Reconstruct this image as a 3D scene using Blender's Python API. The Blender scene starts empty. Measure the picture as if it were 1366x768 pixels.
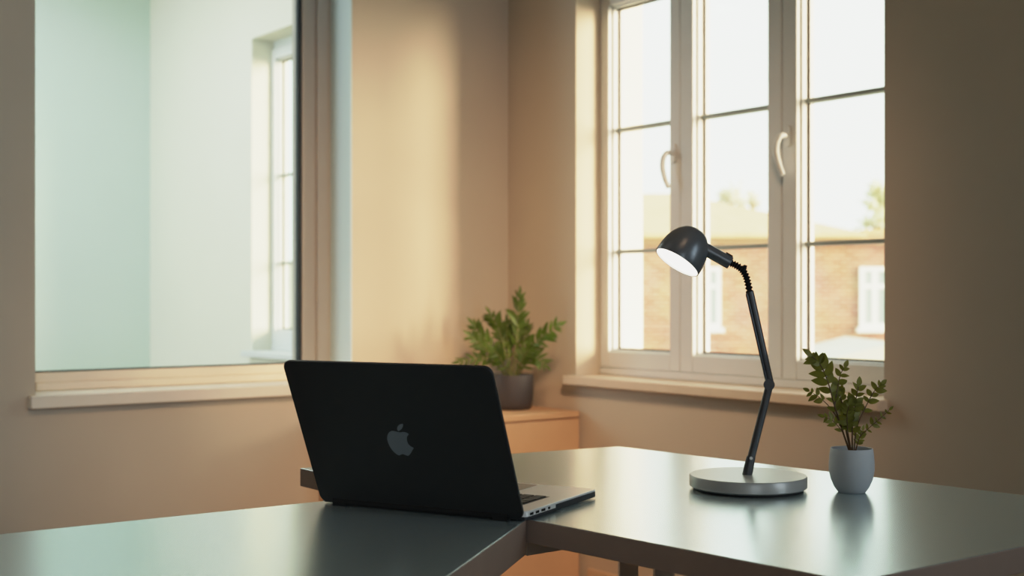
import bpy, bmesh, math, random
from mathutils import Vector, Matrix

random.seed(7)
SC = bpy.context.scene
COL = SC.collection

# ------------------------------------------------------------------ camera geometry
F, CX, HY, EYE = 1700.0, 683.0, 395.0, 1.05
TH = math.radians(37.05)
CS, SN = math.cos(TH), math.sin(TH)
CAMX, CAMY = -2.847, -3.795
DESK = 0.73


def W(X, Y, z):                       # camera-aligned metres -> room
    return Vector((CAMX + X * CS + Y * SN, CAMY - X * SN + Y * CS, z))


def pix(px, py, Y):                   # pixel at a depth, camera-aligned metres (X, Y, z)
    return Vector(((px - CX) / F * Y, Y, EYE - (py - HY) / F * Y))


def on_z(px, py, z):                  # pixel on a horizontal plane, room coordinates
    Y = (EYE - z) * F / (py - HY)
    return W((px - CX) / F * Y, Y, z)


# ------------------------------------------------------------------ object helpers
def link(o, parent=None):
    COL.objects.link(o)
    if parent:
        o.parent = parent
    return o


def obj(name, bm, mats, parent=None, smooth=True, angle=40):
    me = bpy.data.meshes.new(name)
    bmesh.ops.recalc_face_normals(bm, faces=bm.faces)
    bm.to_mesh(me)
    bm.free()
    for m in (mats if isinstance(mats, (list, tuple)) else [mats]):
        me.materials.append(m)
    if smooth:
        for p in me.polygons:
            p.use_smooth = True
        try:
            me.set_sharp_from_angle(angle=math.radians(angle))
        except Exception:
            pass
    return link(bpy.data.objects.new(name, me), parent)


def tag(o, label=None, cat=None, group=None, kind=None):
    if label: o['label'] = label
    if cat: o['category'] = cat
    if group: o['group'] = group
    if kind: o['kind'] = kind
    return o


def empty(name, loc, rz=0.0):
    o = bpy.data.objects.new(name, None)
    o.empty_display_size = 0.05
    o.location = loc
    o.rotation_euler = (0, 0, rz)
    return link(o)


def bevel(o, w, seg=2):
    m = o.modifiers.new('bevel', 'BEVEL')
    m.width = w
    m.segments = seg
    m.limit_method = 'ANGLE'
    m.angle_limit = math.radians(40)
    return o


def box(bm, a, b, mat=0):
    x0, x1 = sorted((a[0], b[0])); y0, y1 = sorted((a[1], b[1])); z0, z1 = sorted((a[2], b[2]))
    v = [bm.verts.new(p) for p in ((x0, y0, z0), (x1, y0, z0), (x1, y1, z0), (x0, y1, z0),
                                   (x0, y0, z1), (x1, y0, z1), (x1, y1, z1), (x0, y1, z1))]
    for f in ((3, 2, 1, 0), (4, 5, 6, 7), (0, 1, 5, 4), (1, 2, 6, 5), (2, 3, 7, 6), (3, 0, 4, 7)):
        bm.faces.new([v[i] for i in f]).material_index = mat
    return bm


def bx(a, b):
    return box(bmesh.new(), a, b)


def prism(bm, pts, z0, z1, fn=None, mat=0):
    fn = fn or (lambda x, y, z: (x, y, z))
    lo = [bm.verts.new(fn(p[0], p[1], z0)) for p in pts]
    hi = [bm.verts.new(fn(p[0], p[1], z1)) for p in pts]
    n = len(pts)
    bm.faces.new(lo[::-1]).material_index = mat
    bm.faces.new(hi).material_index = mat
    for i in range(n):
        bm.faces.new((lo[i], lo[(i + 1) % n], hi[(i + 1) % n], hi[i])).material_index = mat
    return bm


def frame_of(d):
    d = Vector(d).normalized()
    a = Vector((0, 0, 1)) if abs(d.z) < 0.9 else Vector((0, 1, 0))
    u = d.cross(a).normalized()
    return u, u.cross(d).normalized()


def tube(bm, pts, radii, seg=12, cap=True, mat=0):
    pts = [Vector(p) for p in pts]
    if not isinstance(radii, (list, tuple)):
        radii = [radii] * len(pts)
    u = None
    rings = []
    for i, p in enumerate(pts):
        d = (pts[min(i + 1, len(pts) - 1)] - pts[max(i - 1, 0)]).normalized()
        if u is None:
            u, v = frame_of(d)
        else:
            u = (u - d * u.dot(d)).normalized()
            v = u.cross(d).normalized()
        rings.append([bm.verts.new(p + (u * math.cos(2 * math.pi * k / seg) + v * math.sin(2 * math.pi * k / seg)) * radii[i])
                      for k in range(seg)])
    for a, b in zip(rings, rings[1:]):
        for k in range(seg):
            bm.faces.new((a[k], a[(k + 1) % seg], b[(k + 1) % seg], b[k])).material_index = mat
    if cap:
        bm.faces.new(rings[0][::-1]).material_index = mat
        bm.faces.new(rings[-1]).material_index = mat
    return bm


def lathe(bm, prof, origin=(0, 0, 0), axis=(0, 0, 1), seg=48, mat=0):
    origin, axis = Vector(origin), Vector(axis).normalized()
    u, v = frame_of(axis)
    rings = []
    for r, h in prof:
        c = origin + axis * h
        if r < 1e-6:
            rings.append([bm.verts.new(c)])
        else:
            rings.append([bm.verts.new(c + (u * math.cos(2 * math.pi * k / seg) + v * math.sin(2 * math.pi * k / seg)) * r)
                          for k in range(seg)])
    for a, b in zip(rings, rings[1:]):
        for k in range(seg):
            k2 = (k + 1) % seg
            if len(a) == 1 and len(b) == 1:
                continue
            if len(a) == 1:
                f = bm.faces.new((a[0], b[k2], b[k]))
            elif len(b) == 1:
                f = bm.faces.new((a[k], a[k2], b[0]))
            else:
                f = bm.faces.new((a[k], a[k2], b[k2], b[k]))
            f.material_index = mat
    return bm


def spline(pts, n=8):
    pts = [Vector(p) for p in pts]
    out = []
    for i in range(len(pts) - 1):
        p0, p1, p2, p3 = pts[max(i - 1, 0)], pts[i], pts[i + 1], pts[min(i + 2, len(pts) - 1)]
        for k in range(n):
            t = k / n
            out.append(0.5 * ((2 * p1) + (p2 - p0) * t + (2 * p0 - 5 * p1 + 4 * p2 - p3) * t * t + (3 * p1 - p0 - 3 * p2 + p3) * t ** 3))
    out.append(pts[-1])
    return out


def round_rect(x0, x1, y0, y1, r, n=7):
    out = []
    for cx, cy, a in ((x1 - r, y1 - r, 0), (x0 + r, y1 - r, 90), (x0 + r, y0 + r, 180), (x1 - r, y0 + r, 270)):
        for k in range(n + 1):
            t = math.radians(a + 90 * k / n)
            out.append((cx + r * math.cos(t), cy + r * math.sin(t)))
    return out


def leaf(bm, base, d, up, length, width, curl=0.15, fold=0.25, mat=0, n=6):
    """a lens-shaped blade folded along its midrib"""
    d = Vector(d).normalized()
    s = d.cross(Vector(up))
    if s.length < 1e-4:
        s = d.cross(Vector((1, 0.3, 0)))
    s.normalize()
    nrm = s.cross(d).normalized()
    rows = []
    for i in range(n + 1):
        t = i / n
        wv = width * 0.5 * (math.sin(math.pi * min(1, t ** 0.8 * 0.985 + 0.015)) ** 0.8)
        c = Vector(base) + d * (length * t) - nrm * (curl * length * t * t)
        rows.append((bm.verts.new(c - s * wv + nrm * wv * fold), bm.verts.new(c), bm.verts.new(c + s * wv + nrm * wv * fold)))
    for a, b in zip(rows, rows[1:]):
        bm.faces.new((a[0], a[1], b[1], b[0])).material_index = mat
        bm.faces.new((a[1], a[2], b[2], b[1])).material_index = mat


# ------------------------------------------------------------------ materials
def lin(c):
    return tuple((x / 12.92 if x <= 0.04045 else ((x + 0.055) / 1.055) ** 2.4) for x in (v / 255 for v in c)) + (1.0,)


def mat(name, col, rough=0.5, metal=0.0, spec=0.5, var=0.0, vscale=8.0, bump=0.0, bscale=200.0, ior=None,
        coat=0.0, coat_rough=0.1, emit=None, estr=0.0, trans=0.0):
    m = bpy.data.materials.new(name)
    m.use_nodes = True
    nt = m.node_tree
    b = nt.nodes['Principled BSDF']
    b.inputs['Base Color'].default_value = lin(col)
    b.inputs['Roughness'].default_value = rough
    b.inputs['Metallic'].default_value = metal
    b.inputs['Specular IOR Level'].default_value = spec
    if ior: b.inputs['IOR'].default_value = ior
    b.inputs['Coat Weight'].default_value = coat
    b.inputs['Coat Roughness'].default_value = coat_rough
    if emit:
        b.inputs['Emission Color'].default_value = lin(emit)
        b.inputs['Emission Strength'].default_value = estr
    tc = nt.nodes.new('ShaderNodeTexCoord')
    if var > 0:
        n = nt.nodes.new('ShaderNodeTexNoise')
        n.inputs['Scale'].default_value = vscale
        n.inputs['Detail'].default_value = 4
        r = nt.nodes.new('ShaderNodeValToRGB')
        c = lin(col)
        r.color_ramp.elements[0].position = 0.3
        r.color_ramp.elements[1].position = 0.7
        r.color_ramp.elements[0].color = tuple(v * (1 - var) for v in c[:3]) + (1,)
        r.color_ramp.elements[1].color = tuple(min(1, v * (1 + var)) for v in c[:3]) + (1,)
        nt.links.new(tc.outputs['Object'], n.inputs['Vector'])
        nt.links.new(n.outputs['Fac'], r.inputs['Fac'])
        nt.links.new(r.outputs['Color'], b.inputs['Base Color'])
    if bump > 0:
        n2 = nt.nodes.new('ShaderNodeTexNoise')
        n2.inputs['Scale'].default_value = bscale
        n2.inputs['Detail'].default_value = 3
        bp = nt.nodes.new('ShaderNodeBump')
        bp.inputs['Strength'].default_value = bump
        bp.inputs['Distance'].default_value = 0.002
        nt.links.new(tc.outputs['Object'], n2.inputs['Vector'])
        nt.links.new(n2.outputs['Fac'], bp.inputs['Height'])
        nt.links.new(bp.outputs['Normal'], b.inputs['Normal'])
    if trans > 0:                                   # thin leaf: some light passes through
        out = nt.nodes['Material Output']
        tl = nt.nodes.new('ShaderNodeBsdfTranslucent')
        tl.inputs['Color'].default_value = lin(tuple(min(255, v * 1.35) for v in col))
        mx = nt.nodes.new('ShaderNodeMixShader')
        mx.inputs[0].default_value = trans
        nt.links.new(b.outputs[0], mx.inputs[1])
        nt.links.new(tl.outputs[0], mx.inputs[2])
        nt.links.new(mx.outputs[0], out.inputs[0])
    return m


def glass_mat(name, tint, refl=0.035):
    m = bpy.data.materials.new(name)
    m.use_nodes = True
    nt = m.node_tree
    nt.nodes.remove(nt.nodes['Principled BSDF'])
    out = nt.nodes['Material Output']
    t = nt.nodes.new('ShaderNodeBsdfTransparent')
    t.inputs['Color'].default_value = tint
    g = nt.nodes.new('ShaderNodeBsdfGlossy')
    g.inputs['Roughness'].default_value = 0.02
    lw = nt.nodes.new('ShaderNodeLayerWeight')       # Schlick reflectance of a thin pane, same from both sides
    lw.inputs['Blend'].default_value = 0.5
    pw = nt.nodes.new('ShaderNodeMath'); pw.operation = 'POWER'; pw.inputs[1].default_value = 5.0
    ma = nt.nodes.new('ShaderNodeMath'); ma.operation = 'MULTIPLY_ADD'
    ma.inputs[1].default_value = 1 - refl; ma.inputs[2].default_value = refl
    mx = nt.nodes.new('ShaderNodeMixShader')
    nt.links.new(lw.outputs['Facing'], pw.inputs[0])
    nt.links.new(pw.outputs[0], ma.inputs[0])
    nt.links.new(ma.outputs[0], mx.inputs[0])
    nt.links.new(t.outputs[0], mx.inputs[1])
    nt.links.new(g.outputs[0], mx.inputs[2])
    nt.links.new(mx.outputs[0], out.inputs[0])
    return m


def brick_mat(name):
    m = mat(name, (225, 185, 145), 0.9, spec=0.1)
    nt = m.node_tree
    b = nt.nodes['Principled BSDF']
    tc = nt.nodes.new('ShaderNodeTexCoord')
    mp = nt.nodes.new('ShaderNodeMapping')
    mp.inputs['Rotation'].default_value = (math.radians(-90), 0, 0)
    br = nt.nodes.new('ShaderNodeTexBrick')
    br.inputs['Color1'].default_value = lin((196, 148, 128))
    br.inputs['Color2'].default_value = lin((164, 114, 98))
    br.inputs['Mortar'].default_value = lin((200, 172, 150))
    br.inputs['Scale'].default_value = 1.0
    br.inputs['Brick Width'].default_value = 0.23
    br.inputs['Row Height'].default_value = 0.078
    br.inputs['Mortar Size'].default_value = 0.011
    n = nt.nodes.new('ShaderNodeTexNoise')
    n.inputs['Scale'].default_value = 1.6
    mx = nt.nodes.new('ShaderNodeMixRGB')
    mx.blend_type = 'MULTIPLY'
    mx.inputs[0].default_value = 0.35
    nt.links.new(tc.outputs['Object'], mp.inputs['Vector'])
    nt.links.new(mp.outputs[0], br.inputs['Vector'])
    nt.links.new(tc.outputs['Object'], n.inputs['Vector'])
    nt.links.new(br.outputs['Color'], mx.inputs[1])
    nt.links.new(n.outputs['Color'], mx.inputs[2])
    nt.links.new(mx.outputs[0], b.inputs['Base Color'])
    return m


M = dict(
    wall=mat('warm_beige_plaster', (200, 190, 175), 0.9, spec=0.15, var=0.03, vscale=2.5, bump=0.15, bscale=260),
    cool_wall=mat('pale_mint_plaster', (226, 226, 214), 0.9, spec=0.15, var=0.015, vscale=2),
    ceiling=mat('ceiling_paint', (205, 195, 180), 0.9, spec=0.1),
    floor=mat('floor_oak', (128, 106, 86), 0.5, var=0.18, vscale=6),
    white_paint=mat('white_window_paint', (214, 219, 221), 0.45, var=0.015, vscale=12),
    outer_white=mat('white_outer_render', (238, 234, 222), 0.85),
    sill=mat('painted_sill', (222, 206, 186), 0.45, var=0.03, vscale=14),
    bar=mat('grey_glazing_bar', (150, 160, 157), 0.5),
    gasket=mat('dark_gasket', (22, 40, 50), 0.6),
    frame_grey=mat('shaded_frame_grey', (180, 174, 165), 0.45, var=0.02, vscale=10),  # shade put into the frame colour; the lit bottom rail is paler
    base=mat('baseboard_paint', (214, 188, 160), 0.6),
    seal=mat('brown_seal', (66, 56, 50), 0.6),
    glass=glass_mat('clear_glass', (0.97, 0.985, 0.97, 1)),
    teal_glass=glass_mat('greenish_glass', (0.92, 0.975, 0.965, 1), 0.025),
    desk=mat('satin_desk_laminate', (211, 231, 235), 0.24, metal=0.6, ior=2.4, spec=0.5, var=0.015, vscale=5, bump=0.02, bscale=500),
    desk_edge=mat('desk_edge_band', (154, 134, 122), 0.5, var=0.03, vscale=20),
    leg=mat('desk_leg_paint', (176, 160, 146), 0.5),
    cabinet=mat('warm_oak_veneer', (206, 168, 132), 0.55, var=0.06, vscale=5),
    black=mat('black_anodised', (34, 36, 39), 0.40, spec=0.45, bump=0.03, bscale=900),
    logo=mat('silver_emblem', (122, 132, 140), 0.35, metal=0.3),
    silver=mat('silver_aluminium', (246, 248, 247), 0.30, metal=0.25),
    dark_alu=mat('dark_aluminium', (62, 66, 72), 0.4, metal=0.4),
    key=mat('black_keycap', (30, 29, 29), 0.6),
    screen=mat('switched_off_screen', (10, 10, 12), 0.1),
    rubber=mat('black_rubber', (16, 16, 17), 0.8),
    lamp=mat('slate_grey_enamel', (106, 114, 122), 0.32, metal=0.3, spec=0.6, var=0.02, vscale=30),
    lamp_arm=mat('dark_gunmetal', (88, 90, 94), 0.36, metal=0.5),
    lamp_base=mat('satin_silver_base', (196, 198, 197), 0.36, metal=0.25),
    lamp_light=mat('frosted_diffuser', (250, 250, 244), 0.5, emit=(255, 250, 236), estr=3.0),
    lamp_in=mat('white_reflector', (245, 245, 240), 0.4),
    pot_grey=mat('pale_grey_ceramic', (214, 222, 230), 0.5, var=0.02, vscale=30, bump=0.05, bscale=300),
    pot_dark=mat('charcoal_ceramic', (60, 58, 62), 0.5, var=0.05, vscale=20),
    soil=mat('potting_soil', (58, 42, 32), 0.95, var=0.3, vscale=200, bump=0.6, bscale=250),
    leaf_dark=mat('dark_olive_leaf', (112, 114, 46), 0.42, spec=0.4, var=0.2, vscale=40, trans=0.35),
    leaf_fern=mat('fern_green_leaf', (76, 98, 36), 0.45, spec=0.35, var=0.4, vscale=16, trans=0.3),
    stem=mat('brown_stem', (96, 72, 44), 0.6),
    stem_green=mat('green_stem', (104, 112, 56), 0.6),
    brick=brick_mat('sunlit_brick'),
    roof=mat('pale_tile_roof', (204, 174, 134), 0.85, var=0.06, vscale=3),
    fascia=mat('brown_fascia', (172, 142, 114), 0.8),
    b_white=mat('white_window_trim', (244, 244, 236), 0.6),
    b_pane=mat('dull_window_pane', (176, 188, 184), 0.2),
    tree=mat('hazy_green_foliage', (222, 224, 190), 0.9, spec=0.1, var=0.15, vscale=3, trans=0.3),  # distance haze put into the leaf colour
    shrub=mat('hazy_pale_foliage', (242, 238, 214), 0.9, spec=0.1, var=0.1, vscale=3, trans=0.3),  # paler still, distance haze put into the colour
    bark=mat('pale_bark', (170, 150, 120), 0.9),
    ground=mat('courtyard_ground', (190, 180, 160), 0.9, var=0.1, vscale=1),
    shed=mat('grey_shed_roof', (206, 200, 184), 0.9, var=0.08, vscale=2),
    board=mat('pale_board', (232, 236, 224), 0.6),
)


def struct(name, bm, m, parent=None, bev=0.0):
    o = obj(name, bm, m, parent)
    if parent is None:
        o['kind'] = 'structure'
    if bev: bevel(o, bev)
    return o


# ------------------------------------------------------------------ the room shell
RX0, RY0, CEIL = -4.6, -5.4, 3.0
FAR_Y = 3.545
WT = 0.30                                           # outer wall thickness
O1 = (-1.675, -0.393, 0.775, 2.16)                  # y0 y1 z0 z1, facade opening of this room
O2 = (0.90, 2.17, 0.775, 2.357)                     # facade opening of the room beyond the glass
G = (-1.72, -0.664, 0.762, 2.42)                    # x0 x1 z0 z1, glazed opening in the left wall
LT = 0.26                                           # left wall thickness


def wall_x(x0, x1, y0, y1, op):
    bm = bmesh.new()
    box(bm, (x0, y0, 0), (x1, op[0], CEIL))
    box(bm, (x0, op[1], 0), (x1, y1, CEIL))
    box(bm, (x0, op[0], 0), (x1, op[1], op[2] - 0.033))
    box(bm, (x0, op[0], op[3]), (x1, op[1], CEIL))
    return bm


struct('wall_right', wall_x(0, WT, RY0, 0.0, O1), M['wall'])
struct('wall_outer', wall_x(0, 0.19, LT, FAR_Y + 0.2, O2), M['cool_wall'])
bm = bmesh.new()
box(bm, (RX0, 0, 0), (G[0], LT, CEIL)); box(bm, (G[1], 0, 0), (WT, LT, CEIL))
box(bm, (G[0], 0, 0), (G[1], LT, G[2] - 0.041)); box(bm, (G[0], 0, G[3]), (G[1], LT, CEIL))
struct('wall_left', bm, M['wall'])
struct('wall_far', bx((RX0, FAR_Y, 0), (0, FAR_Y + 0.2, CEIL)), mat('pale_teal_plaster', (206, 224, 220), 0.9, spec=0.15, var=0.015, vscale=2))
struct('wall_side', bx((RX0 - 0.2, LT, 0), (RX0, FAR_Y + 0.2, CEIL)), M['cool_wall'])
struct('wall_near', bx((RX0 - 0.2, RY0, 0), (RX0, LT, CEIL)), M['wall'])
struct('wall_back', bx((RX0 - 0.2, RY0 - 0.2, 0), (WT, RY0, CEIL)), M['wall'])
struct('floor', bx((RX0 - 0.2, RY0 - 0.2, -0.15), (WT, FAR_Y + 0.2, 0)), M['floor'])
struct('ceiling', bx((RX0 - 0.2, RY0 - 0.2, CEIL), (WT, FAR_Y + 0.2, CEIL + 0.15)), M['ceiling'])
struct('baseboard_right', bx((-0.016, RY0, 0), (0, -0.47, 0.12)), M['base'], bev=0.004)
struct('baseboard_left', bx((RX0, -0.016, 0), (-0.81, 0, 0.12)), M['base'], bev=0.004)
# white rendered lining of the outer reveal, sunlit outside the glass
bm = bmesh.new()
box(bm, (0.19, O1[1] - 0.006, O1[2]), (WT + 0.01, O1[1], O1[3]))
box(bm, (0.19, O1[0], O1[2]), (WT + 0.01, O1[0] + 0.006, O1[3]))
box(bm, (0.19, O1[0] + 0.006, O1[3] - 0.006), (WT + 0.01, O1[1] - 0.006, O1[3]))
box(bm, (0.19, O1[0] + 0.006, O1[2]), (WT + 0.05, O1[1] - 0.006, O1[2] + 0.02))
struct('trim_1', bm, M['outer_white'])


# ------------------------------------------------------------------ windows
def casement(parent, ya, yb, ia, ib, z0, z1, iz0, iz1, bars, x=0.11, hinge_handle=None, m='white_paint'):
    """one sash: outer y range yb<ya, inner (visible glass) range, with moulded rebate, pane and glazing bars"""
    D = 0.075
    bm = bmesh.new()
    box(bm, (x, ia, z0), (x + D, ya, z1)); box(bm, (x, yb, z0), (x + D, ib, z1))
    box(bm, (x, ib, z0), (x + D, ia, iz0)); box(bm, (x, ib, iz1), (x + D, ia, z1))
    s = 0.006                                       # inner glazing bead, a step behind the face
    box(bm, (x + 0.018, ia - s, iz0), (x + D, ia, iz1)); box(bm, (x + 0.018, ib, iz0), (x + D, ib + s, iz1))
    box(bm, (x + 0.018, ib + s, iz0), (x + D, ia - s, iz0 + s)); box(bm, (x + 0.018, ib + s, iz1 - s), (x + D, ia - s, iz1))
    sash = bevel(obj('sash', bm, M[m], parent), 0.003)
    bm = bmesh.new()                                # dark sealing line round the pane
    g, gx = 0.0065, x + 0.044
    box(bm, (gx, ia - s - g, iz0 + s), (gx + 0.004, ia - s, iz1 - s)); box(bm, (gx, ib + s, iz0 + s), (gx + 0.004, ib + s + g, iz1 - s))
    box(bm, (gx, ib + s + g, iz0 + s), (gx + 0.004, ia - s - g, iz0 + s + g)); box(bm, (gx, ib + s + g, iz1 - s - g), (gx + 0.004, ia - s - g, iz1 - s))
    obj('gasket', bm, M['seal'], sash)
    obj('pane', bx((x + 0.049, ib + s, iz0 + s), (x + 0.055, ia - s, iz1 - s)), M['glass'], sash)
    for z in bars:
        bevel(obj('glazing_bar', bx((x + 0.034, ib + s, z - 0.0065), (x + 0.068, ia - s, z + 0.0065)), M['bar'], sash), 0.002)
    if hinge_handle:
        hy, hz, ln = hinge_handle
        bm = bmesh.new()
        prism(bm, round_rect(hy - 0.012, hy + 0.012, hz - 0.032, hz + 0.032, 0.011), x - 0.009, x + 0.001,
              lambda a, b, c: (c, a, b))
        pts = spline([(x - 0.006, hy, hz), (x - 0.032, hy, hz), (x - 0.043, hy + 0.006, hz - 0.018), (x - 0.043, hy + 0.010, hz - 0.048),
                      (x - 0.040, hy + 0.002, hz - 0.085), (x - 0.036, hy - 0.010, hz - ln)], 6)
        n = len(pts)
        tube(bm, pts, [0.0075 + 0.002 * math.sin(math.pi * i / (n - 1)) for i in range(n)], 12)
        obj('window_handle', bm, M['white_paint'], sash)
    return sash


def sill_x(op, lo, hi, front, back):
    bm = bmesh.new()                                # board in the opening plus the nosing that oversails the wall
    y0, y1, zt = op[0], op[1], op[2]
    prism(bm, [(back, y0 + 0.001), (back, y1 - 0.001), (-0.0005, y1 - 0.001), (-0.0005, y1 + hi), (front, y1 + hi), (front, y0 - lo), (-0.0005, y0 - lo), (-0.0005, y0 + 0.001)],
          zt - 0.031, zt)
    return bm


w1 = tag(empty('window_1', (0, 0, 0)), 'tall white casement window with three sashes and grey glazing bars in the right wall',
         'window', kind='structure')
S1, S2 = -0.792, -1.225
BARS = (1.206, 1.633)
bm = bmesh.new()                                    # fixed outer frame, just behind the sashes
box(bm, (0.108, O1[0], O1[2] + 0.0005), (0.19, O1[1], 0.8005)); box(bm, (0.12, O1[0], 2.124), (0.19, O1[1], O1[3]))
bevel(obj('window_frame', bm, M['white_paint'], w1), 0.003)
zs = (0.801, 2.122, 0.857, 2.066)
casement(w1, O1[1] - 0.001, S1 + 0.0015, -0.437, -0.743, *zs, BARS, hinge_handle=(-0.765, 1.520, 0.115))
casement(w1, S1 - 0.0015, S2 + 0.002, -0.850, -1.168, *zs, BARS)
casement(w1, S2 - 0.002, O1[0] + 0.001, -1.281, -1.622, *zs, BARS, hinge_handle=(-1.250, 1.528, 0.118))
bevel(obj('window_sill', sill_x(O1, 0.014, 0.022, -0.045, 0.19), M['sill'], w1), 0.004)

w3 = tag(empty('window_3', (0, 0, 0)), 'bright white window seen through the glass in the next room', 'window', kind='structure')
bm = bmesh.new()
box(bm, (0.108, O2[0], O2[2] + 0.0005), (0.19, O2[1], 0.8005)); box(bm, (0.12, O2[0], 2.32), (0.19, O2[1], O2[3]))
bevel(obj('window_frame', bm, M['white_paint'], w3), 0.003)
zs3 = (0.801, 2.318, 0.875, 2.262)
casement(w3, O2[1] - 0.001, 1.532, 2.135, 1.60, *zs3, (1.22, 1.67))
casement(w3, 1.528, O2[0] + 0.001, 1.455, 0.975, *zs3, (1.22, 1.67))
bevel(obj('window_sill', sill_x(O2, 0.03, 0.03, -0.05, 0.19), M['white_paint'], w3), 0.004)

# glazed opening to the next room in the left wall
w2 = tag(empty('window_2', (0, 0, 0)), 'large fixed glass pane in a pale frame looking into the bright next room', 'window', kind='structure')
FY = 0.156
xi0, xi1, zi0, zi1 = G[0] + 0.045, -0.772, 0.818, G[3] - 0.05
bm = bmesh.new()
box(bm, (G[0], FY, G[2]), (xi0, FY + 0.08, G[3])); box(bm, (xi1, FY, G[2]), (G[1], FY + 0.08, G[3]))
box(bm, (xi0, FY, zi1), (xi1, FY + 0.08, G[3]))
bevel(obj('window_frame', bm, M['frame_grey'], w2), 0.004)
bm = bmesh.new()
box(bm, (xi0 + 0.0005, FY + 0.001, G[2] + 0.0005), (xi1 - 0.0005, FY + 0.079, zi0))
box(bm, (xi0 + 0.0005, FY - 0.012, G[2] + 0.0005), (xi1 - 0.0005, FY + 0.001, G[2] + 0.026))
bevel(obj('bottom_rail', bm, mat('lit_rail_paint', (236, 222, 202), 0.45, var=0.03, vscale=10), w2), 0.003)  # paler copy of the frame paint, light on the rail put into it
bm = bmesh.new()                                    # raised outer moulding on the frame
box(bm, (xi1 + 0.052, FY - 0.012, G[2] + 0.001), (G[1] - 0.001, FY, G[3]))
bevel(obj('frame_moulding', bm, M['frame_grey'], w2), 0.003)
bm = bmesh.new()
box(bm, (xi1 - 0.016, FY + 0.006, zi0), (xi1, FY + 0.02, zi1)); box(bm, (xi0, FY + 0.006, zi0), (xi1 - 0.016, FY + 0.02, zi0 + 0.005))
obj('gasket', bm, M['gasket'], w2)
obj('pane', bx((xi0, FY + 0.022, zi0), (xi1, FY + 0.030, zi1)), M['teal_glass'], w2)
bm = bmesh.new()
prism(bm, [(G[0] - 0.022, -0.035), (G[1] + 0.012, -0.035), (G[1] + 0.012, -0.0005), (G[1] - 0.001, -0.0005), (G[1] - 0.001, LT), (G[0] + 0.001, LT),
           (G[0] + 0.001, -0.0005), (G[0] - 0.022, -0.0005)], G[2] - 0.038, G[2])
bevel(obj('window_sill', bm, mat('lit_painted_sill', (236, 229, 216), 0.45, var=0.02, vscale=14), w2), 0.004)  # paler copy of the sill paint, brighter light put into the colour

struct('trim_2', bx((G[1] - 0.005, 0.001, G[2]), (G[1], FY, G[3])), mat('cool_lit_reveal', (206, 226, 230), 0.7))  # bluish light from the next room put into the reveal's colour

# pale board on the far wall of the next room
bd = tag(empty('wall_board', (-2.86, FAR_Y - 0.012, 1.10)), 'pale flat board hanging on the far wall behind the glass', 'board')
bevel(obj('panel', bx((-0.30, -0.012, -0.37), (0.30, 0.012, 0.42)), M['board'], bd), 0.004)
obj('ledge', bx((-0.30, -0.034, -0.40), (0.30, 0.012, -0.372)), M['cool_wall'], bd)

# ------------------------------------------------------------------ cabinet in the corner
cab = tag(empty('cabinet', (-0.405, -0.43, 0)), 'low warm oak cabinet in the corner under the dark potted plant', 'cabinet')
CW, CD, CH = 0.39, 0.425, 0.655
bevel(obj('carcass', bx((-CW, 0.02, 0.0), (CW, CD, CH - 0.024)), M['cabinet'], cab), 0.002)
bevel(obj('top', bx((-CW, 0.0, CH - 0.022), (CW, CD, CH)), M['cabinet'], cab), 0.003)
for a, b in ((-CW + 0.002, -0.002), (0.002, CW - 0.002)):
    bevel(obj('door', bx((a, 0.0, 0.03), (b, 0.018, CH - 0.026)), M['cabinet'], cab), 0.002)

# ------------------------------------------------------------------ desks
T1 = 0.034
pd = [on_z(*p, DESK) for p in ((825, 595), (1572, 685), (1140.4, 775.6), (704, 692.3), (400, 624))]
ctr = sum(pd, Vector()) / len(pd)
desk = tag(empty('desk', (ctr.x, ctr.y, 0)), 'pale satin desk under the lamp, its long side toward the window', 'desk')
loc = [(p.x - ctr.x, p.y - ctr.y) for p in pd]
bm = bmesh.new()
prism(bm, loc, DESK - T1, DESK)
bm.faces.ensure_lookup_table()
for f in bm.faces[2:]: f.material_index = 1
bevel(obj('tabletop', bm, [M['desk'], M['desk_edge']], desk, smooth=False), 0.0018, 2)


def leg_at(root, X, Y, s=0.038, top=DESK - T1, rz=-TH):
    p = W(X, Y, 0) - Vector((root.location.x, root.location.y, 0))
    h = s / 2
    c, n = math.cos(rz), math.sin(rz)
    pts = [(p.x + c * a - n * b, p.y + n * a + c * b) for a, b in ((-h, -h), (h, -h), (h, h), (-h, h))]
    bm = bmesh.new()
    prism(bm, pts, 0, top)
    return bevel(obj('leg', bm, M['leg'], root), 0.002)


for X, Y in ((-0.325, 2.335), (0.237, 2.60), (0.300, 2.52), (0.90, 1.89), (0.42, 1.50)):
    leg_at(desk, X, Y)
a, b = W(0.0243, 1.965, 0), W(0.56, 2.40, 0)
d = (b - a).normalized(); n_ = Vector((-d.y, d.x, 0)) * 0.022
bm = bmesh.new()
prism(bm, [((p - ctr).x, (p - ctr).y) for p in (a, b, b + n_, a + n_)], 0.65, DESK - T1)
obj('apron', bm, M['leg'], desk)

T2 = 0.05
pl = [on_z(*p, DESK) for p in ((-300, 742.7), (544.5, 656.3), (703.2, 693.0), (500, 838), (-420, 838))]
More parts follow.
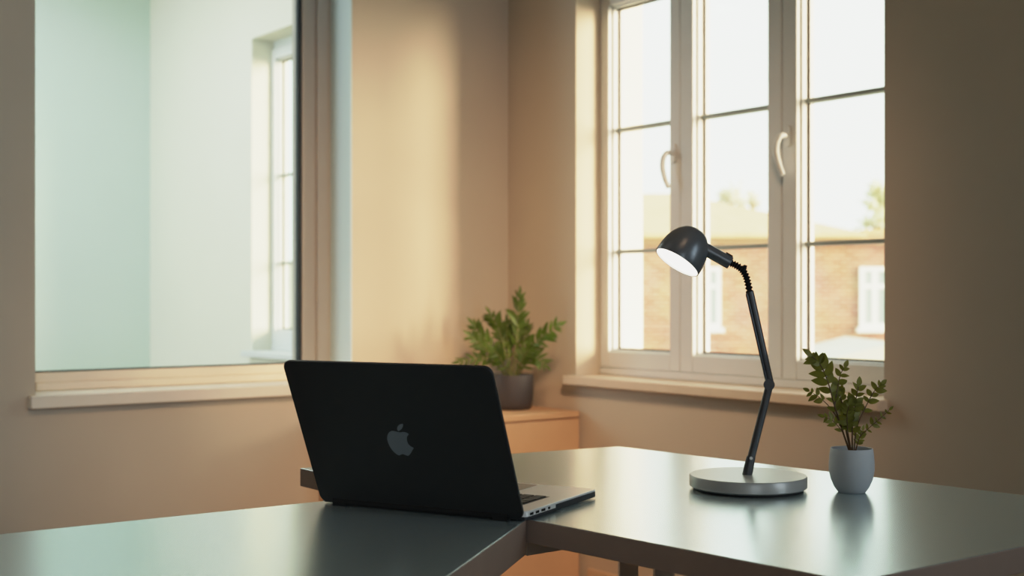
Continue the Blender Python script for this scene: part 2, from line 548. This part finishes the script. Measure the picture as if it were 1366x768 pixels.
# leave a hair of clearance along the joint with the other desk
jd = (pl[2] - pl[1]).normalized(); jn = Vector((jd.y, -jd.x, 0)) * 0.0015
if jn.dot(W(0, 0, 0) - pl[1]) < 0: jn = -jn
pl[1] = pl[1] + jn; pl[2] = pl[2] + jn
c2 = sum(pl, Vector()) / len(pl)
side = tag(empty('side_desk', (c2.x, c2.y, 0)), 'pale satin desk at lower left, butted against the lamp desk under the black laptop', 'desk')
bm = bmesh.new()
prism(bm, [(p.x - c2.x, p.y - c2.y) for p in pl], DESK - T2, DESK)
bm.faces.ensure_lookup_table()
for f in bm.faces[2:]: f.material_index = 1
bevel(obj('tabletop', bm, [M['desk'], M['desk_edge']], side, smooth=False), 0.0018, 2)
for X, Y in ((-0.86, 1.56), (-0.75, 1.28), (-0.20, 1.30), (-0.16, 1.85)):
    leg_at(side, X, Y, top=DESK - T2)

# ------------------------------------------------------------------ laptop
LX, LY, LA, LW, LD, LTILT, LL = -0.1376, 1.8857, -0.4903, 0.353, 0.250, 0.4129, 0.2415
lap = empty('laptop', W(LX, LY, DESK), -TH + LA)
tag(lap, 'open black laptop with its back to us, straddling the two desks', 'laptop')
hw = LW / 2
Z0, Z1 = 0.0025, 0.0145
bm = bmesh.new()
prism(bm, round_rect(-hw, hw, 0.004, LD, 0.012), Z0, Z1)
base = bevel(obj('base', bm, M['silver'], lap), 0.0012)
bm = bmesh.new()                                    # darker lower shell along the sides and front
prism(bm, round_rect(-hw - 0.0004, hw + 0.0004, 0.09, LD + 0.0004, 0.0122), Z0 + 0.0004, Z1 - 0.003)
prism(bm, round_rect(-hw - 0.0003, hw + 0.0003, 0.004, 0.12, 0.004), Z0 - 0.0002, Z0 + 0.004)
obj('lower_shell', bm, M['dark_alu'], lap)
for y0, ln in ((0.016, 0.010), (0.034, 0.010), (0.052, 0.012), (0.074, 0.006)):
    obj('port', bx((hw - 0.002, y0, Z0 + 0.0052), (hw + 0.0006, y0 + ln, Z0 + 0.0088)), M['rubber'], base)
kb = obj('keyboard', bx((-0.145, 0.028, Z1 - 0.001), (0.145, 0.142, Z1 + 0.0002)), M['dark_alu'], lap)
kp = None
for r in range(6):
    for c in range(14):
        if r == 5 and 4 <= c <= 7 and c != 4: continue
        w_ = 0.0172 if not (r == 5 and c == 4) else 0.0172 + 3 * 0.0205
        if kp is None:
            bm = bmesh.new(); box(bm, (0, 0, 0), (0.0172, 0.0155, 0.0014))
            kp = obj('key', bm, M['key'], kb); k = kp
        else:
            k = kp.copy(); COL.objects.link(k); k.parent = kb
        k.location = (-0.1415 + c * 0.0204, 0.0305 + r * 0.0184, Z1 + 0.0002)
        k.scale = (w_ / 0.0172, 1, 1)
bm = bmesh.new()
prism(bm, round_rect(-0.075, 0.075, 0.152, 0.243, 0.004), Z1 - 0.001, Z1 + 0.0003)
obj('trackpad', bm, mat('trackpad_glass', (172, 172, 168), 0.25, metal=0.2), lap)
for x in (-hw + 0.03, hw - 0.03):
    for y in (0.02, LD - 0.02):
        obj('rubber_foot', lathe(bmesh.new(), [(0, 0), (0.006, 0), (0.006, Z0 + 0.0003), (0, Z0 + 0.0003)], (x, y, 0), seg=16), M['rubber'], lap)
st, ct = math.sin(LTILT), math.cos(LTILT)
LZ = 0.0045


def lidp(u, s, d):                                  # u along hinge, s up the lid, d outward (towards the camera)
    return Vector((u, -s * st - d * ct, LZ + s * ct - d * st))


bm = bmesh.new()
prism(bm, round_rect(-hw, hw, 0.0, LL, 0.013, 9), -0.003, 0.003, lidp)
lid = bevel(obj('lid', bm, M['black'], lap), 0.0014, 3)
bm = bmesh.new()
prism(bm, round_rect(-hw + 0.006, hw - 0.006, 0.014, LL - 0.006, 0.008), -0.0036, -0.0028, lidp)
obj('screen', bm, M['screen'], lid)
obj('hinge', tube(bmesh.new(), [(-hw + 0.025, -0.001, 0.0075), (hw - 0.025, -0.001, 0.0075)], 0.0062, 14), M['rubber'], lap)
for u in (-hw + 0.037, hw - 0.037):
    obj('hinge_foot', bx((u - 0.012, -0.007, 0.0), (u + 0.012, 0.004, 0.006)), M['rubber'], lap)

# emblem on the lid: outline taken where it sits on the lid plane
Lm = Matrix.Translation(W(LX, LY, DESK)) @ Matrix.Rotation(-TH + LA, 4, 'Z')
Li = Lm.inverted()


def to_lid(px, py):
    o = Li @ Vector((CAMX, CAMY, EYE))
    q = Li @ W(*pix(px, py, 1.0))
    d = q - o
    p0, nn = lidp(0, 0, 0.003), Vector((0, -ct, -st))
    t = (p0 - o).dot(nn) / d.dot(nn)
    h = o + d * t
    sv = Vector((0, -st, ct))
    return (h.x, (h - lidp(0, 0, 0.003)).dot(sv))


body = [(345, 287), (300, 275), (250, 270), (210, 290), (187, 335), (183, 390), (200, 450), (235, 520), (280, 575), (325, 612),
        (360, 625), (405, 608), (450, 622), (490, 630), (520, 605), (545, 560), (567, 520), (520, 490), (485, 450), (470, 400),
        (472, 355), (495, 318), (465, 295), (420, 285), (380, 290)]
leafl = [(410, 165), (412, 195), (395, 235), (365, 262), (345, 270), (328, 245), (335, 205), (365, 175)]
bm = bmesh.new()
for ring in (body, leafl):
    pts = [to_lid(500 + x / 10.97, 550 + y / 10.97) for x, y in ring]
    sm = [(p.x, p.y) for p in spline([(x, y, 0) for x, y in pts + pts[:1]], 4)[:-1]]
    prism(bm, sm, 0.0028, 0.0033, lidp)
tag(obj('logo', bm, M['logo'], lid), 'silver fruit-shaped emblem on the lid')

# ------------------------------------------------------------------ desk lamp
LB = Vector((0.391, 2.112, DESK))
lamp = empty('desk_lamp', W(*LB), -TH)
tag(lamp, 'slate grey desk lamp with dome shade and jointed arm on a round silver base', 'lamp')
P = lambda px, py, dy=0.0: pix(px, py, LB.y + dy) - LB
R = 0.0962
obj('base', lathe(bmesh.new(), [(0, 0.004), (R - 0.003, 0.004), (R, 0.0065), (R, 0.0225), (R - 0.0015, 0.0245), (0, 0.0248)], seg=96), M['lamp_base'], lamp)
obj('base_pad', lathe(bmesh.new(), [(0, 0), (R - 0.006, 0), (R - 0.006, 0.004), (0, 0.004)], seg=64), M['rubber'], lamp)
bm = bmesh.new()
tube(bm, [P(996.5, 634), P(999, 622), P(1002, 609)], [0.0082, 0.0082, 0.0074], 16)
sock = obj('arm_socket', bm, M['lamp_arm'], lamp)
obj('screw', tube(bmesh.new(), [P(1002, 611, -0.0075), P(1002, 611, 0.0075)], 0.0028, 12), M['silver'], sock)
obj('lower_arm', tube(bmesh.new(), [P(1001, 614), P(1025.5, 517)], 0.0066, 16), M['lamp_arm'], lamp)
bm = bmesh.new()
tube(bm, [P(1026, 513, -0.010), P(1026, 513, 0.010)], 0.0092, 20)
tube(bm, [P(1030, 513, -0.012), P(1030, 513, 0.012)], 0.0034, 10)
obj('elbow_joint', bm, M['lamp_arm'], lamp)
upper = obj('upper_arm', tube(bmesh.new(), [P(1000, 389), P(1026.5, 509)], 0.0068, 16), M['lamp_arm'], lamp)
obj('tension_rod', tube(bmesh.new(), [P(996, 392, -0.006), P(1022, 506, -0.006)], 0.0020, 8), M['dark_alu'], upper)
goose = spline([P(971, 350), P(979, 352.5), P(988, 358), P(994.5, 367), P(998, 379), P(1000.5, 392)], 18)
rr = [0.0053 + 0.0013 * math.cos(i * 2 * math.pi / 6) for i in range(len(goose))]
gn = obj('gooseneck', tube(bmesh.new(), goose, rr, 16), M['rubber'], lamp)
bm = bmesh.new()
tube(bm, [P(992, 361), P(994.5, 353.5)], [0.0040, 0.0030], 10)
obj('neck_knob', bm, M['rubber'], gn)
dome_c = P(903, 350)
ax = Vector((0.545, 0.20, 0.815)).normalized()      # from the rim towards the crown
prof = [(0.0405, 0.0), (0.0412, 0.004), (0.0408, 0.016), (0.0390, 0.029), (0.0355, 0.041), (0.0300, 0.051), (0.0225, 0.0595), (0.0135, 0.0645), (0.006, 0.0662), (0, 0.0666)]
inner = [(max(r - 0.0014, 0), h - 0.0014 if i else 0.0) for i, (r, h) in enumerate(prof)]
bm = bmesh.new()
lathe(bm, prof, dome_c, ax, 64)
lathe(bm, inner, dome_c, ax, 64, mat=1)
lathe(bm, [(0.0391, 0.0), (0.0405, 0.0)], dome_c, ax, 64)
shade = obj('lamp_shade', bm, [M['lamp'], M['lamp_in']], lamp, angle=60)
tag(obj('diffuser', lathe(bmesh.new(), [(0, 0.0035), (0.0385, 0.0035), (0.0385, 0.006), (0, 0.006)], dome_c, ax, 48), M['lamp_light'], shade),
    'glowing white disc inside the shade')
bm = bmesh.new()
n0, n1 = P(937, 330, 0.004), P(974.5, 351)
tube(bm, [n0, n1 - (n1 - n0).normalized() * 0.001, n1], [0.0108, 0.0108, 0.0098], 24)
nk = obj('lamp_neck', bm, M['lamp'], lamp)
bm = bmesh.new()
tube(bm, [P(968.5, 337.5), P(977, 342.5)], 0.0022, 8)
tube(bm, [P(971.5, 341.5), P(969.5, 346)], 0.0018, 8)
obj('switch', bm, M['rubber'], nk)


# ------------------------------------------------------------------ potted plants
def frond(root, base3, path, leaves, leaf_mat, stem_mat, r0=0.0016, size=(0.014, 0.006), tip=True, start=0.25, spread=55, rnd=0.25, name='stem', droop=0.1, jit=0.0):
    """path: local points; leaves: number of pairs along it"""
    pts = spline(path, 8)
    n = len(pts)
    st_ = obj(name, tube(bmesh.new(), pts, [r0 * (1 - 0.6 * i / (n - 1)) for i in range(n)], 8), stem_mat, root)
    bm = bmesh.new()
    for k in range(leaves):
        t = start + (1 - start) * (k + 0.3) / leaves
        i = min(n - 2, int(t * (n - 1)))
        p = pts[i]
        d = (pts[i + 1] - pts[i]).normalized()
        view = Vector((0, -1, 0.25)).normalized()    # blades spread roughly in one plane, twisted at random
        side_ = d.cross(view).normalized()
        for sgn in (-1, 1):
            a = math.radians(spread + random.uniform(-14, 14))
            tw = random.uniform(-0.55, 0.55)
            dr = d * math.cos(a) + (side_ * sgn * math.cos(tw) + view * math.sin(tw)) * math.sin(a)
            up = view + Vector((random.uniform(-.5, .5), random.uniform(-.4, .2), random.uniform(-.3, .7)))
            sc = random.uniform(1 - rnd, 1 + rnd) * (0.75 + 0.5 * math.sin(math.pi * min(1, (k + 0.7) / leaves)))
            leaf(bm, p + d * random.uniform(-jit, jit), dr, up, size[0] * sc, size[1] * sc, curl=random.uniform(-0.05, 0.3) + droop)
    if tip:
        d = (pts[-1] - pts[-3]).normalized()
        leaf(bm, pts[-1], d, Vector((0.2, -1, 0.3)), size[0], size[1], curl=0.1)
    obj('leaves', bm, leaf_mat, st_, angle=80)


# small plant beside the lamp
PB = Vector(((1136 - CX) / F * 2.082, 2.082, DESK))
plant = empty('potted_plant', W(*PB), -TH)
tag(plant, 'small leafy plant in a rounded pale grey pot beside the lamp base', 'plant')
pr = [(0, 0), (0.0205, 0), (0.0225, 0.0012), (0.0285, 0.010), (0.0335, 0.022), (0.0364, 0.036), (0.0364, 0.048), (0.0352, 0.062), (0.0340, 0.0712),
      (0.0333, 0.0722), (0.0322, 0.0718), (0.0322, 0.066), (0.0325, 0.060), (0, 0.060)]
obj('pot', lathe(bmesh.new(), pr, seg=64), M['pot_grey'], plant)
obj('soil', lathe(bmesh.new(), [(0, 0.0645), (0.018, 0.064), (0.0322, 0.0625), (0.0322, 0.0605), (0, 0.0605)], seg=40), M['soil'], plant)
Q = lambda px, py, dy=0.0: pix(px, py, PB.y + dy) - PB
SM = dict(leaf_mat=M['leaf_dark'], stem_mat=M['stem'])
frond(plant, None, [Q(1134, 604, -.002), Q(1123, 572, -.008), Q(1113, 540, -.014), Q(1104, 508, -.016), Q(1094, 486, -.018), Q(1083, 475, -.02)], 9, size=(0.020, 0.0105), start=0.34, spread=48, **SM)
frond(plant, None, [Q(1113, 543, -.014), Q(1117, 518, -.01), Q(1121, 500, -.006), Q(1126, 490, -.004)], 4, size=(0.015, 0.0082), start=0.15, spread=50, r0=0.0012, **SM)
frond(plant, None, [Q(1120, 562, -.008), Q(1107, 543, .004), Q(1092, 529, .012), Q(1080, 522, .016)], 3, size=(0.0125, 0.0072), start=0.5, spread=62, r0=0.0010, **SM)
frond(plant, None, [Q(1133, 604, .003), Q(1126, 580, .006), Q(1112, 562, .010), Q(1100, 556, .012)], 4, size=(0.0125, 0.006), start=0.4, spread=55, r0=0.0010, **SM)
frond(plant, None, [Q(1137, 604, .000), Q(1137, 572, .004), Q(1140, 545, .006), Q(1145, 515, .008)], 9, size=(0.017, 0.0098), start=0.30, spread=50, **SM)
frond(plant, None, [Q(1139, 604, .003), Q(1143, 570, .010), Q(1155, 542, .016), Q(1166, 522, .020), Q(1175, 513, .022)], 5, size=(0.014, 0.0078), start=0.42, spread=50, r0=0.0013, **SM)
frond(plant, None, [Q(1141, 604, -.003), Q(1147, 583, -.008), Q(1160, 570, -.014), Q(1174, 558, -.018), Q(1186, 547, -.02)], 5, size=(0.010, 0.0046), start=0.42, spread=58, r0=0.0010, **SM)
frond(plant, None, [Q(1140, 604, .004), Q(1145, 588, .008), Q(1150, 574, .012)], 5, size=(0.0105, 0.0055), start=0.4, spread=60, r0=0.0010, **SM)
frond(plant, None, [Q(1135, 604, .004), Q(1128, 570, .012), Q(1124, 540, .018), Q(1118, 520, .02)], 8, size=(0.016, 0.009), start=0.35, spread=55, **SM)
frond(plant, None, [Q(1136, 604, -.004), Q(1131, 575, -.014), Q(1130, 552, -.020), Q(1133, 540, -.022)], 6, size=(0.013, 0.007), start=0.35, spread=58, r0=0.0012, **SM)

# fern-like plant in the corner
CB = Vector((0.0, 4.46, CH))
fern = empty('potted_fern', W(*CB), -TH)
tag(fern, 'bushy green plant in a charcoal pot on the oak cabinet in the corner', 'plant')
pr = [(0, 0), (0.052, 0), (0.060, 0.002), (0.068, 0.010), (0.0735, 0.030), (0.0755, 0.060), (0.0755, 0.118), (0.0748, 0.122), (0.073, 0.1225), (0.0715, 0.119), (0.0715, 0.105), (0, 0.105)]
obj('pot', lathe(bmesh.new(), pr, seg=64), M['pot_dark'], fern)
obj('soil', lathe(bmesh.new(), [(0, 0.112), (0.04, 0.111), (0.0715, 0.108), (0.0715, 0.1055), (0, 0.1055)], seg=40), M['soil'], fern)
Q2 = lambda px, py, dy=0.0: pix(px, py, CB.y + dy) - CB
FM = dict(leaf_mat=M['leaf_fern'], stem_mat=M['stem_green'], r0=0.0028, name='frond', rnd=0.2)
frond(fern, None, [Q2(683, 503), Q2(689, 455, -.01), Q2(691, 425, -.015), Q2(693, 396, -.02)], 14, size=(0.0424, 0.0120), start=0.28, spread=38, **FM)
frond(fern, None, [Q2(688, 503), Q2(704, 468, -.06), Q2(724, 448, -.12), Q2(746, 434, -.19)], 11, size=(0.0407, 0.0120), start=0.25, spread=40, **FM)
frond(fern, None, [Q2(680, 503), Q2(671, 458, .01), Q2(664, 436, .015), Q2(655, 420, .02)], 11, size=(0.0390, 0.0129), start=0.3, spread=40, **FM)
frond(fern, None, [Q2(678, 503), Q2(661, 470, -.03), Q2(646, 452, -.05), Q2(632, 434, -.06)], 11, size=(0.0390, 0.0129), start=0.25, spread=42, **FM)
frond(fern, None, [Q2(676, 503), Q2(655, 474, -.05), Q2(640, 458, -.08), Q2(628, 448, -.10)], 7, size=(0.0373, 0.0112), start=0.4, spread=42, **FM)
frond(fern, None, [Q2(676, 504), Q2(656, 480, -.04), Q2(636, 478, -.08), Q2(614, 482, -.11)], 8, size=(0.0339, 0.0112), start=0.25, spread=45, **FM)
frond(fern, None, [Q2(690, 503), Q2(704, 482, -.05), Q2(717, 478, -.09), Q2(727, 486, -.12)], 7, size=(0.0373, 0.0104), start=0.2, spread=40, **FM)
frond(fern, None, [Q2(682, 503), Q2(677, 462, .03), Q2(676, 432, .04)], 11, size=(0.0390, 0.0120), start=0.3, spread=42, **FM)
frond(fern, None, [Q2(686, 503), Q2(697, 465, .03), Q2(703, 436, .04)], 10, size=(0.0373, 0.0112), start=0.35, spread=42, **FM)
frond(fern, None, [Q2(681, 503), Q2(668, 478, -.06), Q2(660, 468, -.09)], 7, size=(0.0356, 0.0120), start=0.25, spread=48, **FM)
frond(fern, None, [Q2(687, 503), Q2(698, 478, -.06), Q2(706, 466, -.09)], 7, size=(0.0339, 0.0112), start=0.25, spread=48, **FM)

# ------------------------------------------------------------------ outside
BY = 25.0
GZ = -3.4
ground = bx((0.6, -40, GZ - 0.2), (70, 60, GZ))
tag(obj('ground', ground, M['ground']), kind='structure')
broot_c = pix(1000, 395, BY); broot_c.z = GZ
house = empty('brick_building', W(*broot_c), -TH)
tag(house, 'sunlit brick building with pale hipped roof across the way, outside the window', 'building')
B = lambda px, py, dy=0.0: pix(px, py, BY) - broot_c + Vector((0, dy, 0))
x0, x1 = B(560, 0).x, B(1420, 0).x
ez = B(0, 311).z
obj('brick_wall', bx((x0, 0, 0), (x1, 7.0, ez)), M['brick'], house)
bm = bmesh.new()
e0, e1 = B(540, 312, -0.35), B(1150, 312, -0.35)
r0_, r1_ = B(640, 258, 3.0), B(905, 258, 3.0)
for p in (r0_, r1_):                                # keep the ridge's apparent height at its own depth
    p.z = (p.z + GZ - EYE) * (BY + 3.0) / BY + EYE - GZ
    p.x = (p.x + broot_c.x) * (BY + 3.0) / BY - broot_c.x
b0, b1 = e0 + Vector((0, 6.7, 0)), e1 + Vector((0, 6.7, 0))
v = [bm.verts.new(p) for p in (e0, e1, b1, b0, r0_, r1_)]
dn = Vector((0, 0, -0.09))
for f in ((0, 1, 5, 4), (1, 2, 5), (2, 3, 4, 5), (3, 0, 4)):
    bm.faces.new([v[i] for i in f])
lo = [bm.verts.new(p + dn) for p in (e0, e1, b1, b0)]
for i in range(4):
    bm.faces.new((v[i], v[(i + 1) % 4], lo[(i + 1) % 4], lo[i]))
bm.faces.new(lo)
obj('roof', bm, M['roof'], house, angle=20)
obj('eave', bx((x0, -0.16, ez - 0.22), (x1, 0.0, ez - 0.02)), M['fascia'], house)
obj('parapet', bx((e1.x, -0.10, ez - 0.02), (x1, 3.2, ez + 0.07)), M['roof'], house)
for wx0, wx1 in ((925, 961), (1146, 1186)):
    a, b_ = B(wx0, 437), B(wx1, 356)
    bm = bmesh.new()
    t = 0.085
    box(bm, (a.x, -0.06, a.z), (a.x + t, 0.02, b_.z)); box(bm, (b_.x - t, -0.06, a.z), (b_.x, 0.02, b_.z))
    box(bm, (a.x + t, -0.06, a.z), (b_.x - t, 0.02, a.z + t)); box(bm, (a.x + t, -0.06, b_.z - t), (b_.x - t, 0.02, b_.z))
    mx_ = (a.x + b_.x) / 2
    box(bm, (mx_ - t * .6, -0.05, a.z + t), (mx_ + t * .6, 0.02, b_.z - t))
    zt = b_.z - 0.32 * (b_.z - a.z)
    box(bm, (a.x + t, -0.05, zt - t * .5), (mx_ - t * .6, 0.02, zt + t * .5)); box(bm, (mx_ + t * .6, -0.05, zt - t * .5), (b_.x - t, 0.02, zt + t * .5))
    box(bm, (a.x - 0.06, -0.12, a.z - 0.09), (b_.x + 0.06, 0.02, a.z))
    wf = obj('window', bm, M['b_white'], house)
    obj('pane', bx((a.x + t, -0.02, a.z + t), (b_.x - t, -0.005, b_.z - t)), M['b_pane'], wf)

# pale block beyond the next room's window
nb_c = pix(330, 395, 27); nb_c.z = GZ
nb = empty('grey_building', W(*nb_c), -TH)
tag(nb, "plain pale grey building seen low down through the next room's window", 'building')
N_ = lambda px, py: pix(px, py, 27) - nb_c
obj('rendered_wall', bx((N_(150, 0).x, 0, 0), (N_(470, 0).x, 6, N_(0, 350).z)), M['shed'], nb)
bevel(obj('coping', bx((N_(147, 0).x, -0.08, N_(0, 350).z), (N_(473, 0).x, 6.08, N_(0, 347).z)), M['b_pane'], nb), 0.01)

# low outbuilding in front of the brick wall
SY = 20.0
sc_ = pix(1160, 395, SY); sc_.z = GZ
shed = empty('outbuilding', W(*sc_), -TH)
tag(shed, 'low pale outbuilding roof in front of the brick wall, bottom right of the window', 'shed')
S_ = lambda px, py, dy=0.0: pix(px, py, SY) - sc_ + Vector((0, dy, 0))
gl, gr, gt = S_(1085, 482), S_(1320, 482), S_(1190, 456)
obj('shed_wall', bx((gl.x + 0.15, 0.0, 0), (gr.x - 0.15, 2.6, gl.z)), M['b_white'], shed)
bm = bmesh.new()
prism(bm, [(gl.x, gl.z), (gr.x, gr.z), (gt.x, gt.z)], -0.2, 2.8, lambda a, b, c: (a, c, b))
obj('shed_roof', bm, M['shed'], shed, smooth=False)


def tree(name, label, px, py_top, py_bot, halfw, Y, mcol, nblob, group=None, dens=380, size=0.16):
    c = pix(px, py_bot, Y); base = Vector((c.x, Y, GZ))
    root = empty(name, W(*base), -TH)
    tag(root, label, 'tree', group)
    zt = pix(px, py_top, Y).z - GZ; zb = pix(px, py_bot, Y).z - GZ
    hwid = halfw / F * Y
    bm = bmesh.new()
    tube(bm, [(0, 0, 0), (0.05, 0, zb * 0.6), (0, 0, (zb + zt) / 2), (0.02, 0, zt - 0.25)], [0.16, 0.12, 0.07, 0.02], 10)
    tips = []
    for k in range(nblob):
        z = zb + (zt - zb) * (k + 0.5) / nblob
        ang = k * 2.4 + random.uniform(-.3, .3)
        rad = hwid * random.uniform(0.45, 0.95) * (1.0 - 0.55 * (k / nblob))
        q = Vector((math.cos(ang) * rad, math.sin(ang) * rad, z))
        tube(bm, [(0, 0, z - 0.35), q * 0.6 + Vector((0, 0, (z - .1) * .4)), q], [0.04, 0.025, 0.01], 6)
        tips.append(q)
    tips.append(Vector((0, 0, zt - 0.2)))
    obj('trunk', bm, M['bark'], root)
    bm = bmesh.new()
    for q in tips:
        rb = hwid * 0.42
        for i in range(dens // len(tips)):
            p = q + Vector((random.gauss(0, rb * .55), random.gauss(0, rb * .55), random.gauss(0, rb * .45)))
            d = Vector((random.uniform(-1, 1), random.uniform(-1, 1), random.uniform(-.4, .8)))
            leaf(bm, p, d, (random.uniform(-1, 1), random.uniform(-1, 1), 1), size * random.uniform(.7, 1.3), size * 0.5, n=3)
    obj('crown', bm, mcol, root)


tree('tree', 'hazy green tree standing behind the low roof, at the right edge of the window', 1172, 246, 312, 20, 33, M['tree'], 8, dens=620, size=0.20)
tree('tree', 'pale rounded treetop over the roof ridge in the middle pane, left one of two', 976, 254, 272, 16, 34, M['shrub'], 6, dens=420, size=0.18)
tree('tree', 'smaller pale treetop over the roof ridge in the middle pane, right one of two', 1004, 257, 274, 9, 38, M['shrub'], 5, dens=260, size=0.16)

# ------------------------------------------------------------------ light
wd = bpy.data.worlds.new('bright_overcast_sky')
SC.world = wd
wd.use_nodes = True
nt = wd.node_tree
bg = nt.nodes['Background']
tc = nt.nodes.new('ShaderNodeTexCoord')
sp = nt.nodes.new('ShaderNodeSeparateXYZ')
rp = nt.nodes.new('ShaderNodeValToRGB')
rp.color_ramp.elements[0].position = 0.0
rp.color_ramp.elements[0].color = (0.86, 0.94, 0.80, 1)
rp.color_ramp.elements[1].position = 0.30
rp.color_ramp.elements[1].color = (0.84, 0.965, 0.86, 1)
nt.links.new(tc.outputs['Generated'], sp.inputs[0])
nt.links.new(sp.outputs['Z'], rp.inputs['Fac'])
nt.links.new(rp.outputs['Color'], bg.inputs['Color'])
bg.inputs['Strength'].default_value = 3.4


def sun(d, strength, col, ang):
    l = bpy.data.lights.new('sun', 'SUN')
    l.energy = strength; l.color = col; l.angle = math.radians(ang)
    o = link(bpy.data.objects.new('sun', l))
    o.rotation_euler = Vector(d).to_track_quat('-Z', 'Y').to_euler()
    o.location = (6, -8, 6)


def area(name, loc, d, sx, sy, power, col, spread=180):
    l = bpy.data.lights.new(name, 'AREA')
    l.shape = 'RECTANGLE'; l.size = sx; l.size_y = sy; l.energy = power; l.color = col
    l.spread = math.radians(spread)
    o = link(bpy.data.objects.new(name, l))
    o.location = loc
    o.rotation_euler = Vector(d).to_track_quat('-Z', 'Y').to_euler()
    return o


sun((-0.64, 1.0, -0.14), 13.5, (1.0, 0.70, 0.43), 24)
area('overhead_fill_next_room', (-1.9, 2.0, CEIL - 0.05), (0, 0, -1), 2.4, 2.2, 70, (1.0, 0.99, 0.97))  # added unseen fill that brightens the next room from above
area('side_fill_next_room', (RX0 + 0.05, 1.9, 1.6), (1, -0.1, -0.05), 2.0, 1.6, 110, (0.90, 0.97, 1.0))  # added side fill for the reveal and outer wall, no window modelled there
area('overhead_fill', (-2.9, -1.3, CEIL - 0.05), (0, 0, -1), 0.9, 0.9, 1.5, (1.0, 0.92, 0.84))  # weak added fill below the ceiling, no fitting modelled
area('warm_corner_fill', (-1.9, -3.0, 2.6), (1.55, 2.8, -2.0), 0.4, 0.4, 7.5, (1.0, 0.60, 0.34), 50)  # added warm fill for the corner and cabinet front
area('cool_fill_behind', (-3.5, RY0 + 0.05, 1.5), (0.05, 1, -0.08), 1.4, 1.4, 12, (0.84, 0.95, 1.0), 80)  # added cool fill for the left wall, no window modelled behind the camera
area('narrow_cool_fill_behind', (-0.36, RY0 + 0.05, 1.6), (-0.25, 1, -0.12), 0.5, 1.8, 8, (0.80, 0.93, 1.0), 100)  # added cool strip for the shade's reflected band and camera-facing sides

# ------------------------------------------------------------------ camera
cam = bpy.data.cameras.new('camera')
cam.sensor_width = 36.0
cam.lens = F / 1366 * 36.0
cam.shift_y = (HY - 384.0) / 1366.0
cam.clip_start = 0.05
cam.clip_end = 300
cam.dof.use_dof = True
cam.dof.focus_distance = 2.02
cam.dof.aperture_fstop = 4.5
co = link(bpy.data.objects.new('camera', cam))
co.location = (CAMX, CAMY, EYE)
co.rotation_euler = (math.radians(90), 0, -TH)
SC.camera = co

SC.view_settings.view_transform = 'Standard'
SC.view_settings.look = 'None'
SC.view_settings.exposure = 0.0
SC.view_settings.use_curve_mapping = True           # soft highlight shoulder, like film
cmv = SC.view_settings.curve_mapping
cmv.white_level = (4, 4, 4)
cmv.extend = 'HORIZONTAL'
cur = cmv.curves[3]
cur.points[0].location = (0, 0)
cur.points[1].location = (1, 0.915)
for x_, y_ in ((0.02, 0.08), (0.10, 0.385), (0.18, 0.61), (0.30, 0.77), (0.50, 0.855), (0.75, 0.895)):
    cur.points.new(x_, y_)
cmv.update()
SC.cycles.use_denoising = True
SC.cycles.max_bounces = 10
SC.cycles.diffuse_bounces = 6
SC.cycles.transparent_max_bounces = 16
SC.cycles.sample_clamp_indirect = 6.0
SC.cycles.caustics_reflective = False
SC.cycles.caustics_refractive = False
